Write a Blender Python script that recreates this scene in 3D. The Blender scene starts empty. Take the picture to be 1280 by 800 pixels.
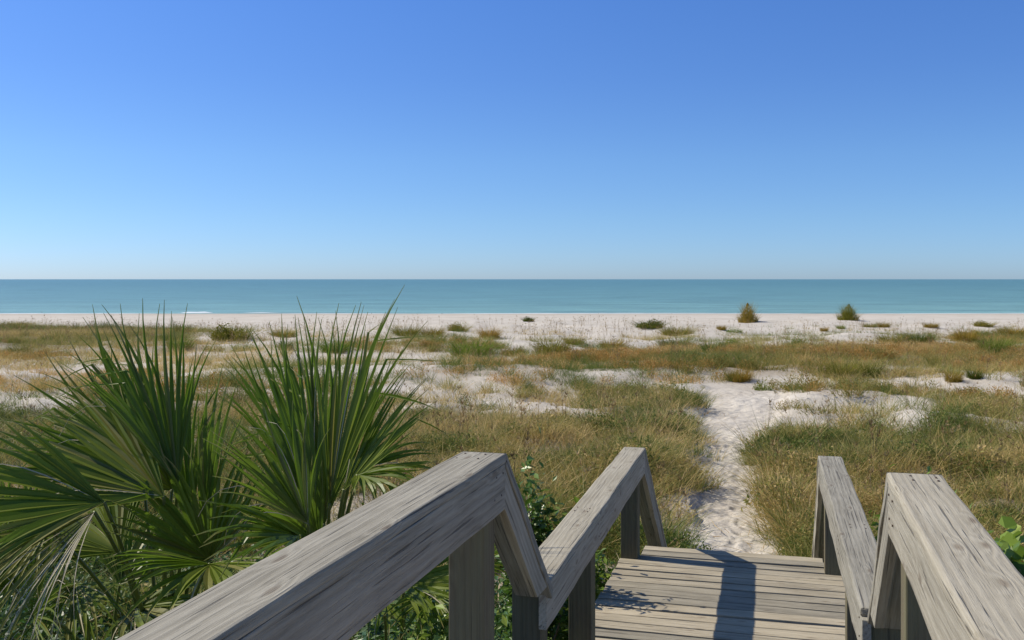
import bpy, bmesh, math, random
import numpy as np
from mathutils import Vector, Matrix, Quaternion
R = math.radians
random.seed(7)
rng = np.random.default_rng(7)
C = bpy.context.scene.collection

# ------------------------------------------------------------------ camera, sky, sun, exposure
F = 1224.0            # focal length in pixels of a 1280 wide frame
HORIZ = 349.0         # horizon row
CAMZ = 3.35
TH = R(15.4)          # the boardwalk runs 15.4 degrees to the right of the view
CT, ST = math.cos(TH), math.sin(TH)

scene = bpy.context.scene
cam_d = bpy.data.cameras.new('camera')
cam = bpy.data.objects.new('camera', cam_d); C.objects.link(cam)
cam.location = (0, 0, CAMZ); cam.rotation_euler = (R(90), 0, 0)
cam_d.sensor_width = 36; cam_d.lens = 36 * F / 1280
cam_d.shift_y = -(400 - HORIZ) / 1280
cam_d.clip_start = .05; cam_d.clip_end = 80000
scene.camera = cam

# direction to the sun: square to the boardwalk, from the left
sl, sa, su = -.907, .06, .90
SX, SY, SZ = CT * sl + ST * sa, -ST * sl + CT * sa, su
SD = Vector((SX, SY, SZ)).normalized()
elev = math.asin(SD.z); azim = math.atan2(SD.x, SD.y)
world = bpy.data.worlds.new('World'); scene.world = world; world.use_nodes = True
nt = world.node_tree; nt.nodes.clear()
wo = nt.nodes.new('ShaderNodeOutputWorld'); bg = nt.nodes.new('ShaderNodeBackground')
sky = nt.nodes.new('ShaderNodeTexSky'); sky.sky_type = 'NISHITA'; sky.sun_disc = False
sky.sun_elevation = elev; sky.sun_rotation = azim
sky.air_density = 0.5; sky.dust_density = 0.35; sky.ozone_density = 6.0; sky.altitude = 0
hs = nt.nodes.new('ShaderNodeHueSaturation')
hs.inputs['Saturation'].default_value = 1.0; hs.inputs['Hue'].default_value = .5
nt.links.new(sky.outputs[0], hs.inputs['Color'])
# clear deep blue autumn sky: bluer with height, pale and neutral at the horizon
wtc = nt.nodes.new('ShaderNodeTexCoord'); wsp = nt.nodes.new('ShaderNodeSeparateXYZ'); wr = nt.nodes.new('ShaderNodeValToRGB'); wm = nt.nodes.new('ShaderNodeMix')
nt.links.new(wtc.outputs['Generated'], wsp.inputs[0]); nt.links.new(wsp.outputs[2], wr.inputs[0])
el_ = wr.color_ramp.elements
el_[0].position = 0.0; el_[0].color = (1.12, 1.17, 1.23, 1); el_[1].position = .30; el_[1].color = (1.15, 1.62, 2.10, 1)
for p_, c_ in ((.06, (1.20, 1.35, 1.36)), (.12, (1.24, 1.48, 1.56)), (.2, (1.16, 1.50, 1.80)), (1.0, (.95, 1.30, 1.45))):
    e_ = el_.new(p_); e_.color = (*c_, 1)
wm.data_type = 'RGBA'; wm.blend_type = 'MULTIPLY'; wm.inputs[0].default_value = 1
nt.links.new(hs.outputs[0], wm.inputs[6]); nt.links.new(wr.outputs[0], wm.inputs[7]); nt.links.new(wm.outputs[2], bg.inputs['Color'])
bg.inputs['Strength'].default_value = .10
nt.links.new(bg.outputs[0], wo.inputs[0])
sun_d = bpy.data.lights.new('sun', 'SUN'); sun_d.energy = 4.9; sun_d.angle = R(.55)
sun_d.color = (1, .93, .79)
sun = bpy.data.objects.new('sun', sun_d); C.objects.link(sun)
sun.location = (0, 0, 50)
sun.rotation_euler = SD.to_track_quat('Z', 'Y').to_euler()
vs = scene.view_settings
vs.view_transform = 'Standard'; vs.look = 'None'; vs.gamma = 1; vs.exposure = 0.0
scene.cycles.max_bounces = 6; scene.cycles.transparent_max_bounces = 4

# ------------------------------------------------------------------ helpers
def props(o, label=None, cat=None, group=None, kind=None):
    if label: o['label'] = label
    if cat: o['category'] = cat
    if group: o['group'] = group
    if kind: o['kind'] = kind
    return o
def mesh_obj(name, verts, faces, mat, parent=None, smooth=False, attrs=None):
    me = bpy.data.meshes.new(name)
    me.from_pydata([tuple(v) for v in verts] if not isinstance(verts, np.ndarray) else verts.tolist(), [],
                   faces if not isinstance(faces, np.ndarray) else faces.tolist())
    if attrs:
        for k, a in attrs.items():
            at = me.attributes.new(k, 'FLOAT', 'POINT'); at.data.foreach_set('value', np.asarray(a, dtype=np.float32))
    if smooth: me.polygons.foreach_set('use_smooth', [True] * len(me.polygons))
    if mat: me.materials.append(mat)
    me.update()
    o = bpy.data.objects.new(name, me); C.objects.link(o)
    if parent: o.parent = parent
    return o
def empty(name, loc, parent=None, rz=0):
    o = bpy.data.objects.new(name, None); C.objects.link(o)
    o.location = loc; o.rotation_euler = (0, 0, rz); o.empty_display_size = .3
    if parent: o.parent = parent
    return o
# smooth value noise in numpy
_tab = np.random.default_rng(3).random((256, 256))
def vn(x, y):
    x = np.asarray(x, float); y = np.asarray(y, float)
    xi = np.floor(x).astype(int); yi = np.floor(y).astype(int)
    fx = x - xi; fy = y - yi
    fx = fx * fx * (3 - 2 * fx); fy = fy * fy * (3 - 2 * fy)
    a = _tab[xi & 255, yi & 255]; b = _tab[(xi + 1) & 255, yi & 255]
    c = _tab[xi & 255, (yi + 1) & 255]; d = _tab[(xi + 1) & 255, (yi + 1) & 255]
    return (a * (1 - fx) + b * fx) * (1 - fy) + (c * (1 - fx) + d * fx) * fy
def fbm(x, y, s=1.0, o=4, seed=0):
    x = np.asarray(x) * s + seed * 17.3; y = np.asarray(y) * s + seed * 9.1
    t = 0; amp = .5; n = 0
    for k in range(o):
        t = t + amp * vn(x, y); n += amp; x = x * 2.03 + 5.1; y = y * 2.03 + 1.7; amp *= .5
    return t / n
def sstep(a, b, x):
    t = np.clip((np.asarray(x, float) - a) / (b - a), 0, 1); return t * t * (3 - 2 * t)
def bw(l, a, z):          # boardwalk frame -> world
    return Vector((CT * l + ST * a, -ST * l + CT * a, z))
def to_la(x, y):
    return CT * x - ST * y, ST * x + CT * y

# ------------------------------------------------------------------ terrain height
def path_w(x, y):
    """0 outside, 1 on the trodden sand path (world coordinates)"""
    # centre line of the path by distance
    py = np.array([8, 10, 12, 14, 16, 19, 23, 28, 36, 50])
    px = np.array([2.35, 2.55, 2.78, 3.05, 3.55, 4.25, 5.2, 6.6, 9.0, 12.5])
    pw = np.array([.68, .68, .60, .52, .42, .42, .80, 1.2, 1.5, 1.7])
    c = np.interp(y, py, px); w = np.interp(y, py, pw)
    d = np.abs(x - c) + (fbm(x, y, .9, 3, 5) - .5) * .5
    return (1 - sstep(w * .8, w * 1.25, d)) * (1 - sstep(27, 36, y))
def ground(x, y):
    x = np.asarray(x, float); y = np.asarray(y, float)
    g = -1.0 * sstep(28, 112, y)
    g = g - .25 * sstep(108, 131, y) - 6 * sstep(131, 260, y)
    fade = sstep(9, 14, y) * (1 - sstep(95, 112, y))
    g = g + (fbm(x, y * 1.3, .09, 4, 1) - .5) * .85 * fade
    g = g + (fbm(x, y, .5, 3, 2) - .5) * .16 * (1 - sstep(100, 125, y))
    l, a = to_la(x, y)
    g = g + .75 * (1 - sstep(3.0, 10.0, a)) * (1 - .5 * sstep(3, 9, -l))
    g = g + (fbm(x, y, 3.5, 3, 4) - .5) * .07 * (1 - sstep(40, 80, y))
    p = path_w(x, y)
    g = g + (fbm(x, y, .28, 3, 91) - .5) * .55 * sstep(22, 30, y) * (1 - sstep(88, 104, y)) * (1 - p)
    g = g + (fbm(x, y, .75, 3, 92) - .42) * .55 * sstep(10.5, 13, y) * (1 - sstep(24, 34, y)) * (1 - p)
    g = g - .10 * p
    return g
def gz(x, y): return float(ground(x, y))
def hit(px, py):          # the ground point seen at a pixel of the 1280x800 photograph
    v = (py - HORIZ); u = px - 640
    Z = 3.5 * F / v
    for _ in range(30):
        z = gz(u / F * Z, Z)
        Z += ((CAMZ - z) * F / v - Z) * .5
    return u / F * Z, Z, gz(u / F * Z, Z)
def proj(x, y, z):
    return 640 + F * x / y, HORIZ + F * (CAMZ - z) / y

# ------------------------------------------------------------------ vegetation map in photograph space, evaluated on the ground
# ellipses: cx, cy, rx, ry, strength (row = where the plant stands)
GREEN = [(690, 605, 185, 82, 1), (560, 565, 130, 55, 1), (790, 560, 95, 40, .9), (760, 645, 105, 60, 1), (640, 680, 230, 60, 1),
         (800, 503, 85, 16, .55), (720, 492, 90, 12, .4), (1100, 612, 175, 66, 1), (1240, 590, 120, 56, 1), (1010, 580, 80, 45, 1),
         (1040, 650, 90, 55, 1), (1150, 690, 180, 80, 1), (1230, 525, 70, 20, .5), (1110, 545, 110, 14, .3),
         (130, 600, 260, 70, .9), (330, 545, 170, 45, .6), (100, 540, 190, 30, .6), (400, 620, 140, 80, .8), (300, 720, 420, 90, .8),
         (60, 425, 90, 12, .8), (150, 418, 110, 8, .8), (210, 432, 60, 10, .6), (30, 415, 80, 8, .8), (120, 436, 90, 8, .5),
         (450, 500, 60, 14, .35), (1190, 655, 200, 80, 1), (1060, 465, 50, 8, .7), (1150, 468, 50, 5, .3)]
RUST = [(760, 452, 85, 12, 1), (640, 462, 110, 10, .9), (870, 452, 90, 15, 1), (960, 455, 110, 17, 1), (1130, 447, 180, 13, 1.1),
        (1230, 452, 90, 14, 1.1), (1040, 440, 70, 10, .9), (700, 478, 80, 9, .6), (560, 433, 70, 7, .6), (850, 472, 80, 9, .7),
        (470, 434, 60, 6, .4), (960, 488, 60, 5, .3), (1100, 490, 110, 7, .5), (30, 447, 60, 7, .6), (350, 480, 130, 12, .5),
        (100, 480, 140, 14, .5), (240, 500, 160, 16, .5), (1240, 505, 90, 12, .5), (540, 470, 60, 8, .4), (1240, 478, 60, 4, .3),
        (1240, 425, 60, 8, .5), (640, 493, 60, 6, .35), (980, 515, 60, 8, .3)]
def field(E, x, y, z):
    px, py = proj(x, y, z)
    px = np.where(px > 1280, 2560 - px, np.where(px < 0, -px, px))      # the dunes go on alike beside the view
    f = np.zeros_like(px)
    for cx, cy, rx, ry, s in E:
        d = np.hypot((px - cx) / rx, (py - cy) / ry)
        f = np.maximum(f, s * (1 - sstep(.72, 1.12, d)))
    return f
def on_deck(x, y, m=.12):
    l, a = to_la(x, y)
    return (l > -1.3 - m) & (l < .55 + m) & (a < 10.1)

# ------------------------------------------------------------------ materials
def M(name): 
    m = bpy.data.materials.new(name); m.use_nodes = True
    n = m.node_tree; n.nodes.clear()
    out = n.nodes.new('ShaderNodeOutputMaterial'); b = n.nodes.new('ShaderNodeBsdfPrincipled')
    n.links.new(b.outputs[0], out.inputs[0])
    return m, n, b, out
def N(n, t, **kw):
    d = n.nodes.new(t)
    for k, v in kw.items():
        if k.startswith('i_'):
            d.inputs[k[2:].replace('_', ' ')].default_value = v
        else: setattr(d, k, v)
    return d
def ramp(n, stops, fac=None):
    r = n.nodes.new('ShaderNodeValToRGB')
    el = r.color_ramp.elements
    while len(el) < len(stops): el.new(.5)
    for e, (p, c) in zip(el, stops):
        e.position = p; e.color = (*c, 1) if len(c) == 3 else c
    if fac is not None: n.links.new(fac, r.inputs[0])
    return r
def mth(n, op, a, b=None, c=None, clamp=False):
    d = n.nodes.new('ShaderNodeMath'); d.operation = op; d.use_clamp = clamp
    for i, v in enumerate((a, b, c)):
        if v is None: continue
        if isinstance(v, (int, float)): d.inputs[i].default_value = v
        else: n.links.new(v, d.inputs[i])
    return d.outputs[0]
def mixc(n, fac, a, b, bt='MIX'):
    d = n.nodes.new('ShaderNodeMix'); d.data_type = 'RGBA'; d.blend_type = bt
    for i, v in ((0, fac), (6, a), (7, b)):
        if isinstance(v, (int, float)): d.inputs[i].default_value = v
        elif isinstance(v, tuple): d.inputs[i].default_value = (*v, 1)
        else: n.links.new(v, d.inputs[i])
    return d.outputs[2]

def wood(name, light, dark, olive=0.0):
    m, n, b, out = M(name)
    tc = N(n, 'ShaderNodeTexCoord'); oi = N(n, 'ShaderNodeObjectInfo')
    off = N(n, 'ShaderNodeVectorMath', operation='SCALE'); 
    cmb = N(n, 'ShaderNodeCombineXYZ')
    n.links.new(oi.outputs['Random'], cmb.inputs[0]); n.links.new(oi.outputs['Random'], cmb.inputs[1])
    n.links.new(cmb.outputs[0], off.inputs[0]); off.inputs[3].default_value = 37.0
    add = N(n, 'ShaderNodeVectorMath', operation='ADD')
    n.links.new(tc.outputs['Object'], add.inputs[0]); n.links.new(off.outputs[0], add.inputs[1])
    # knots: sparse points that bend the grain round them
    mk = N(n, 'ShaderNodeMapping'); mk.inputs['Scale'].default_value = (3.0, 9.5, 1)
    sk_ = N(n, 'ShaderNodeSeparateXYZ'); n.links.new(add.outputs[0], sk_.inputs[0]); ck_ = N(n, 'ShaderNodeCombineXYZ')
    n.links.new(sk_.outputs[0], ck_.inputs[0]); n.links.new(mth(n, 'ADD', sk_.outputs[1], mth(n, 'MULTIPLY', sk_.outputs[2], .8)), ck_.inputs[1])
    n.links.new(ck_.outputs[0], mk.inputs[0])
    vor = N(n, 'ShaderNodeTexVoronoi'); vor.inputs['Scale'].default_value = 1.0; vor.voronoi_dimensions = '2D'
    n.links.new(mk.outputs[0], vor.inputs['Vector'])
    knot = ramp(n, [(0.0, (1, 1, 1)), (.10, (.75, .75, .75)), (.34, (.12, .12, .12)), (.6, (0, 0, 0))], vor.outputs['Distance'])
    vsep = N(n, 'ShaderNodeSeparateColor'); n.links.new(vor.outputs['Color'], vsep.inputs[0])
    pick = mth(n, 'GREATER_THAN', vsep.outputs[0], .62)
    knotf = mth(n, 'MULTIPLY', knot.outputs[0], pick)
    # broad streaks that vary the ring spacing
    mfw = N(n, 'ShaderNodeMapping'); mfw.inputs['Scale'].default_value = (1.3, 62, 62)
    n.links.new(add.outputs[0], mfw.inputs[0])
    fibw = N(n, 'ShaderNodeTexNoise'); fibw.inputs['Scale'].default_value = 1; fibw.inputs['Detail'].default_value = 4; fibw.inputs['Roughness'].default_value = .6
    n.links.new(mfw.outputs[0], fibw.inputs['Vector'])
    # growth rings along the board
    warp = N(n, 'ShaderNodeTexNoise'); warp.inputs['Scale'].default_value = 1.0; warp.inputs['Detail'].default_value = 2
    mw = N(n, 'ShaderNodeMapping'); mw.inputs['Scale'].default_value = (.8, 5, 5)
    n.links.new(add.outputs[0], mw.inputs[0]); n.links.new(mw.outputs[0], warp.inputs['Vector'])
    sep = N(n, 'ShaderNodeSeparateXYZ'); n.links.new(add.outputs[0], sep.inputs[0])
    yz = mth(n, 'ADD', sep.outputs[1], mth(n, 'MULTIPLY', sep.outputs[2], .8))
    rings = mth(n, 'ADD', mth(n, 'MULTIPLY', yz, 190), mth(n, 'MULTIPLY', warp.outputs['Fac'], 9))
    rings = mth(n, 'ADD', rings, mth(n, 'MULTIPLY', knotf, 9.0))
    rw = mth(n, 'SINE', mth(n, 'ADD', mth(n, 'MULTIPLY', rings, 1.25), mth(n, 'MULTIPLY', fibw.outputs['Fac'], 9.0)))
    rw = mth(n, 'MULTIPLY_ADD', rw, .5, .5)
    # fine fibres
    mf = N(n, 'ShaderNodeMapping'); mf.inputs['Scale'].default_value = (9, 230, 230)
    n.links.new(add.outputs[0], mf.inputs[0])
    fib = N(n, 'ShaderNodeTexNoise'); fib.inputs['Scale'].default_value = 1; fib.inputs['Detail'].default_value = 4; fib.inputs['Roughness'].default_value = .7
    n.links.new(mf.outputs[0], fib.inputs['Vector'])
    # checks: narrow long cracks
    mc = N(n, 'ShaderNodeMapping'); mc.inputs['Scale'].default_value = (1.7, 95, 95)
    n.links.new(add.outputs[0], mc.inputs[0])
    ck = N(n, 'ShaderNodeTexNoise'); ck.inputs['Scale'].default_value = 1; ck.inputs['Detail'].default_value = 3; ck.inputs['Distortion'].default_value = .3
    n.links.new(mc.outputs[0], ck.inputs['Vector'])
    crack = ramp(n, [(.61, (0, 0, 0)), (.67, (1, 1, 1))], ck.outputs['Fac'])
    # weather blotches
    bl = N(n, 'ShaderNodeTexNoise'); bl.inputs['Scale'].default_value = 2.2; bl.inputs['Detail'].default_value = 5
    mb = N(n, 'ShaderNodeMapping'); mb.inputs['Scale'].default_value = (1, 4, 4)
    n.links.new(add.outputs[0], mb.inputs[0]); n.links.new(mb.outputs[0], bl.inputs['Vector'])
    f = mth(n, 'ADD', mth(n, 'MULTIPLY', rw, .20), mth(n, 'ADD', mth(n, 'MULTIPLY', fib.outputs['Fac'], .80), mth(n, 'MULTIPLY_ADD', fibw.outputs['Fac'], .5, -.17)))
    f = mth(n, 'ADD', f, mth(n, 'MULTIPLY_ADD', bl.outputs['Fac'], .9, -.50))
    mid = tuple((p + q) / 2 for p, q in zip(light, dark))
    col = ramp(n, [(.12, dark), (.45, mid), (.85, light)], f)
    warm = mixc(n, mth(n, 'MULTIPLY', oi.outputs['Random'], .30), col.outputs[0], (light[0] * 1.0, light[1] * .86, light[2] * .66))
    c2 = mixc(n, mth(n, 'MULTIPLY', crack.outputs[0], .62), warm, (.035, .030, .026))
    kk = ramp(n, [(.0, (1, 1, 1)), (.07, (.7, .7, .7)), (.13, (0, 0, 0))], vor.outputs['Distance'])
    c3 = mixc(n, mth(n, 'MULTIPLY', mth(n, 'MULTIPLY', kk.outputs[0], pick), .6), c2, (.12, .08, .05))
    if olive:
        ol = ramp(n, [(.35, (0, 0, 0)), (.6, (1, 1, 1))], bl.outputs['Fac'])
        c3 = mixc(n, mth(n, 'MULTIPLY', ol.outputs[0], olive), c3, (.13, .15, .06))
    val = N(n, 'ShaderNodeHueSaturation'); n.links.new(c3, val.inputs['Color'])
    n.links.new(mth(n, 'MULTIPLY_ADD', oi.outputs['Random'], .40, .80), val.inputs['Value'])
    n.links.new(val.outputs[0], b.inputs['Base Color'])
    b.inputs['Roughness'].default_value = .82
    b.inputs['Specular IOR Level'].default_value = .25
    bu = N(n, 'ShaderNodeBump'); bu.inputs['Strength'].default_value = .55; bu.inputs['Distance'].default_value = .004
    h = mth(n, 'SUBTRACT', mth(n, 'ADD', mth(n, 'MULTIPLY', rw, .35), mth(n, 'MULTIPLY', fib.outputs['Fac'], .8)), mth(n, 'MULTIPLY', crack.outputs[0], 1.3))
    n.links.new(h, bu.inputs['Height']); n.links.new(bu.outputs[0], b.inputs['Normal'])
    return m
W_RAIL = wood('weathered_rail_wood', (.405, .38, .315), (.135, .124, .098))
W_POST = wood('weathered_post_wood', (.19, .165, .11), (.075, .065, .045), .25)
W_DECK = wood('weathered_deck_wood', (.455, .405, .31), (.14, .125, .095))

def blade_mat(name, stops, trans=.35, rough=.6, inst=True, spec=.3, objcol=False):
    m, n, b, out = M(name)
    at = N(n, 'ShaderNodeAttribute', attribute_name='tone')
    f = mth(n, 'MULTIPLY_ADD', at.outputs['Fac'], .80, -.40)
    if inst:
        it = N(n, 'ShaderNodeAttribute', attribute_name='tint', attribute_type='INSTANCER')
        f = mth(n, 'ADD', f, it.outputs['Fac'])
    else:
        oi = N(n, 'ShaderNodeObjectInfo')
        f = mth(n, 'ADD', f, mth(n, 'MULTIPLY_ADD', oi.outputs['Random'], .25, .375))
    r = ramp(n, stops, f)
    col = r.outputs[0]
    if objcol:
        oi = N(n, 'ShaderNodeObjectInfo')
        col = mixc(n, 1.0, col, oi.outputs['Color'], 'MULTIPLY')
    n.links.new(col, b.inputs['Base Color'])
    b.inputs['Roughness'].default_value = rough; b.inputs['Specular IOR Level'].default_value = spec
    tr = N(n, 'ShaderNodeBsdfTranslucent'); n.links.new(col, tr.inputs['Color'])
    mx = N(n, 'ShaderNodeMixShader'); mx.inputs[0].default_value = trans
    n.links.new(b.outputs[0], mx.inputs[1]); n.links.new(tr.outputs[0], mx.inputs[2]); n.links.new(mx.outputs[0], out.inputs[0])
    return m
G_GRASS = blade_mat('beach_grass', [(0, (.10, .155, .025)), (.35, (.24, .25, .055)), (.65, (.42, .33, .10)), (1, (.62, .45, .19))])
G_RUST = blade_mat('rusty_ground_cover', [(0, (.19, .20, .04)), (.35, (.39, .25, .065)), (.7, (.57, .305, .075)), (1, (.66, .46, .19))])
G_DRY = blade_mat('dry_stalks', [(0, (.18, .12, .06)), (.5, (.42, .27, .10)), (1, (.58, .46, .29))], trans=.15)
G_LEAF = blade_mat('green_leaves', [(0, (.030, .075, .014)), (.5, (.065, .14, .022)), (1, (.20, .27, .06))], rough=.4, spec=.45)
G_CLUMP = blade_mat('clump_foliage', [(0, (.10, .14, .022)), (.5, (.24, .235, .055)), (1, (.44, .34, .12))], inst=False, objcol=True, rough=.85, spec=.1)
G_DARK = blade_mat('dark_bush_leaves', [(0, (.03, .08, .012)), (.5, (.09, .17, .022)), (1, (.24, .34, .07))], inst=False, rough=.35, spec=.5)
G_BUSH = blade_mat('bush_leaves', [(0, (.07, .14, .014)), (.5, (.22, .32, .040)), (1, (.46, .52, .14))], inst=False, rough=.38, spec=.45)

def palm_mat(name, c0, c1, tip, trans):
    m, n, b, out = M(name)
    oi = N(n, 'ShaderNodeObjectInfo')
    tc = N(n, 'ShaderNodeAttribute', attribute_name='along')
    tw = N(n, 'ShaderNodeAttribute', attribute_name='across')
    nz = N(n, 'ShaderNodeTexNoise'); nz.inputs['Scale'].default_value = 9; nz.inputs['Detail'].default_value = 3
    co = N(n, 'ShaderNodeTexCoord'); n.links.new(co.outputs['Object'], nz.inputs['Vector'])
    f = mth(n, 'ADD', mth(n, 'MULTIPLY', oi.outputs['Random'], .6), mth(n, 'MULTIPLY', nz.outputs['Fac'], .5))
    base = mixc(n, f, c0, c1)
    st = mth(n, 'MULTIPLY_ADD', mth(n, 'SINE', mth(n, 'MULTIPLY', tw.outputs['Fac'], 46)), .5, .5)
    base = mixc(n, mth(n, 'MULTIPLY', st, .16), base, (c1[0] * 1.5, c1[1] * 1.35, c1[2]))
    tf = mth(n, 'ADD', tc.outputs['Fac'], mth(n, 'MULTIPLY', oi.outputs['Random'], .16))
    tr_ = ramp(n, [(.97, (0, 0, 0)), (1.0, (1, 1, 1))], tf)
    tr_.color_ramp.elements[0].position = .93
    col = mixc(n, mth(n, 'MULTIPLY', tr_.outputs[0], .75), base, tip)
    n.links.new(col, b.inputs['Base Color'])
    b.inputs['Roughness'].default_value = .42; b.inputs['Specular IOR Level'].default_value = .4
    t = N(n, 'ShaderNodeBsdfTranslucent'); n.links.new(mixc(n, .6, col, (.12, .24, .02)) if trans > .2 else col, t.inputs['Color'])
    mx = N(n, 'ShaderNodeMixShader'); mx.inputs[0].default_value = trans
    n.links.new(b.outputs[0], mx.inputs[1]); n.links.new(t.outputs[0], mx.inputs[2]); n.links.new(mx.outputs[0], out.inputs[0])
    return m
P_GREEN = palm_mat('palmetto_green', (.085, .145, .012), (.22, .265, .028), (.42, .32, .14), .45)
P_YEL = palm_mat('palmetto_yellowing', (.13, .15, .03), (.24, .22, .05), (.42, .34, .18), .3)
P_DRY = palm_mat('palmetto_dry', (.42, .36, .24), (.58, .52, .38), (.5, .42, .3), .15)
P_STALK = palm_mat('palmetto_stalk', (.09, .13, .03), (.16, .18, .05), (.3, .24, .12), .05)
P_TRUNK = wood('palmetto_trunk', (.26, .20, .14), (.09, .065, .045))
BARK = wood('dead_wood', (.55, .49, .40), (.26, .21, .16))

# sand
def sand_material():
    m, n, b, out = M('dune_sand')
    co = N(n, 'ShaderNodeTexCoord')
    n1 = N(n, 'ShaderNodeTexNoise'); n1.inputs['Scale'].default_value = .45; n1.inputs['Detail'].default_value = 6
    n2 = N(n, 'ShaderNodeTexNoise'); n2.inputs['Scale'].default_value = 7; n2.inputs['Detail'].default_value = 6; n2.inputs['Roughness'].default_value = .7
    n3 = N(n, 'ShaderNodeTexNoise'); n3.inputs['Scale'].default_value = 60; n3.inputs['Detail'].default_value = 3
    for k in (n1, n2, n3): n.links.new(co.outputs['Object'], k.inputs['Vector'])
    f = mth(n, 'ADD', mth(n, 'MULTIPLY', n1.outputs['Fac'], .5), mth(n, 'MULTIPLY', n2.outputs['Fac'], .5))
    c = ramp(n, [(.3, (.44, .385, .315)), (.5, (.57, .515, .44)), (.7, (.65, .595, .52))], f)
    at = N(n, 'ShaderNodeAttribute', attribute_name='litter')
    lf = mth(n, 'MULTIPLY', at.outputs['Fac'], mth(n, 'MULTIPLY_ADD', n2.outputs['Fac'], 2.0, -.25, True), None, True)
    lc = mixc(n, n3.outputs['Fac'], (.20, .155, .10), (.34, .27, .19))
    c2 = mixc(n, lf, c.outputs[0], lc)
    # scattered specks of leaf and shell
    n5 = N(n, 'ShaderNodeTexNoise'); n5.inputs['Scale'].default_value = 17; n5.inputs['Detail'].default_value = 4; n5.inputs['Roughness'].default_value = .75
    n.links.new(co.outputs['Object'], n5.inputs['Vector'])
    sp = ramp(n, [(.60, (0, 0, 0)), (.66, (1, 1, 1))], n5.outputs['Fac'])
    c3 = mixc(n, mth(n, 'MULTIPLY', sp.outputs[0], .55), c2, (.22, .165, .11))
    # damp sand at the water
    sx = N(n, 'ShaderNodeSeparateXYZ'); n.links.new(co.outputs['Object'], sx.inputs[0])
    wet = N(n, 'ShaderNodeMapRange'); wet.inputs[1].default_value = -1.13; wet.inputs[2].default_value = -1.24
    n.links.new(sx.outputs[2], wet.inputs[0])
    c4 = mixc(n, mth(n, 'MULTIPLY', wet.outputs[0], .35), c3, (.38, .32, .26))
    n.links.new(c4, b.inputs['Base Color'])
    b.inputs['Roughness'].default_value = .95; b.inputs['Specular IOR Level'].default_value = .1
    bu = N(n, 'ShaderNodeBump'); bu.inputs['Strength'].default_value = .8; bu.inputs['Distance'].default_value = .05
    n4 = N(n, 'ShaderNodeTexNoise'); n4.inputs['Scale'].default_value = 5.5; n4.inputs['Detail'].default_value = 5; n4.inputs['Roughness'].default_value = .6
    n.links.new(co.outputs['Object'], n4.inputs['Vector'])
    n.links.new(n4.outputs['Fac'], bu.inputs['Height']); n.links.new(bu.outputs[0], b.inputs['Normal'])
    return m
SAND = sand_material()

def sea_material():
    m, n, b, out = M('sea_water')
    co = N(n, 'ShaderNodeTexCoord')
    sx = N(n, 'ShaderNodeSeparateXYZ'); n.links.new(co.outputs['Object'], sx.inputs[0])
    # shallow water over sand is paler and greener than deep water
    mr = N(n, 'ShaderNodeMapRange'); mr.inputs[1].default_value = 130; mr.inputs[2].default_value = 900
    n.links.new(sx.outputs[1], mr.inputs[0])
    c = ramp(n, [(0, (.20, .36, .32)), (.12, (.145, .29, .275)), (.5, (.12, .26, .255)), (1, (.105, .235, .235))], mr.outputs[0])
    mp = N(n, 'ShaderNodeMapping'); mp.inputs['Scale'].default_value = (.05, .16, 1)
    n.links.new(co.outputs['Object'], mp.inputs[0])
    n1 = N(n, 'ShaderNodeTexNoise'); n1.inputs['Scale'].default_value = 1; n1.inputs['Detail'].default_value = 5
    n.links.new(mp.outputs[0], n1.inputs['Vector'])
    hsv = N(n, 'ShaderNodeHueSaturation'); n.links.new(c.outputs[0], hsv.inputs['Color'])
    n.links.new(mth(n, 'MULTIPLY_ADD', n1.outputs['Fac'], 1.1, .47), hsv.inputs['Value'])
    n.links.new(hsv.outputs[0], b.inputs['Base Color'])
    b.inputs['Roughness'].default_value = .35; b.inputs['IOR'].default_value = 1.33
    b.inputs['Specular IOR Level'].default_value = .5
    mp2 = N(n, 'ShaderNodeMapping'); mp2.inputs['Scale'].default_value = (.35, .8, 1)
    n.links.new(co.outputs['Object'], mp2.inputs[0])
    n2 = N(n, 'ShaderNodeTexNoise'); n2.inputs['Scale'].default_value = 1; n2.inputs['Detail'].default_value = 5; n2.inputs['Roughness'].default_value = .6
    n.links.new(mp2.outputs[0], n2.inputs['Vector'])
    bu = N(n, 'ShaderNodeBump'); bu.inputs['Strength'].default_value = .9; bu.inputs['Distance'].default_value = .6
    n.links.new(n2.outputs['Fac'], bu.inputs['Height']); n.links.new(bu.outputs[0], b.inputs['Normal'])
    return m
SEA = sea_material()
m_foam, n_, b_, _o = M('sea_foam')
b_.inputs['Base Color'].default_value = (.8, .83, .85, 1); b_.inputs['Roughness'].default_value = .8

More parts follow.
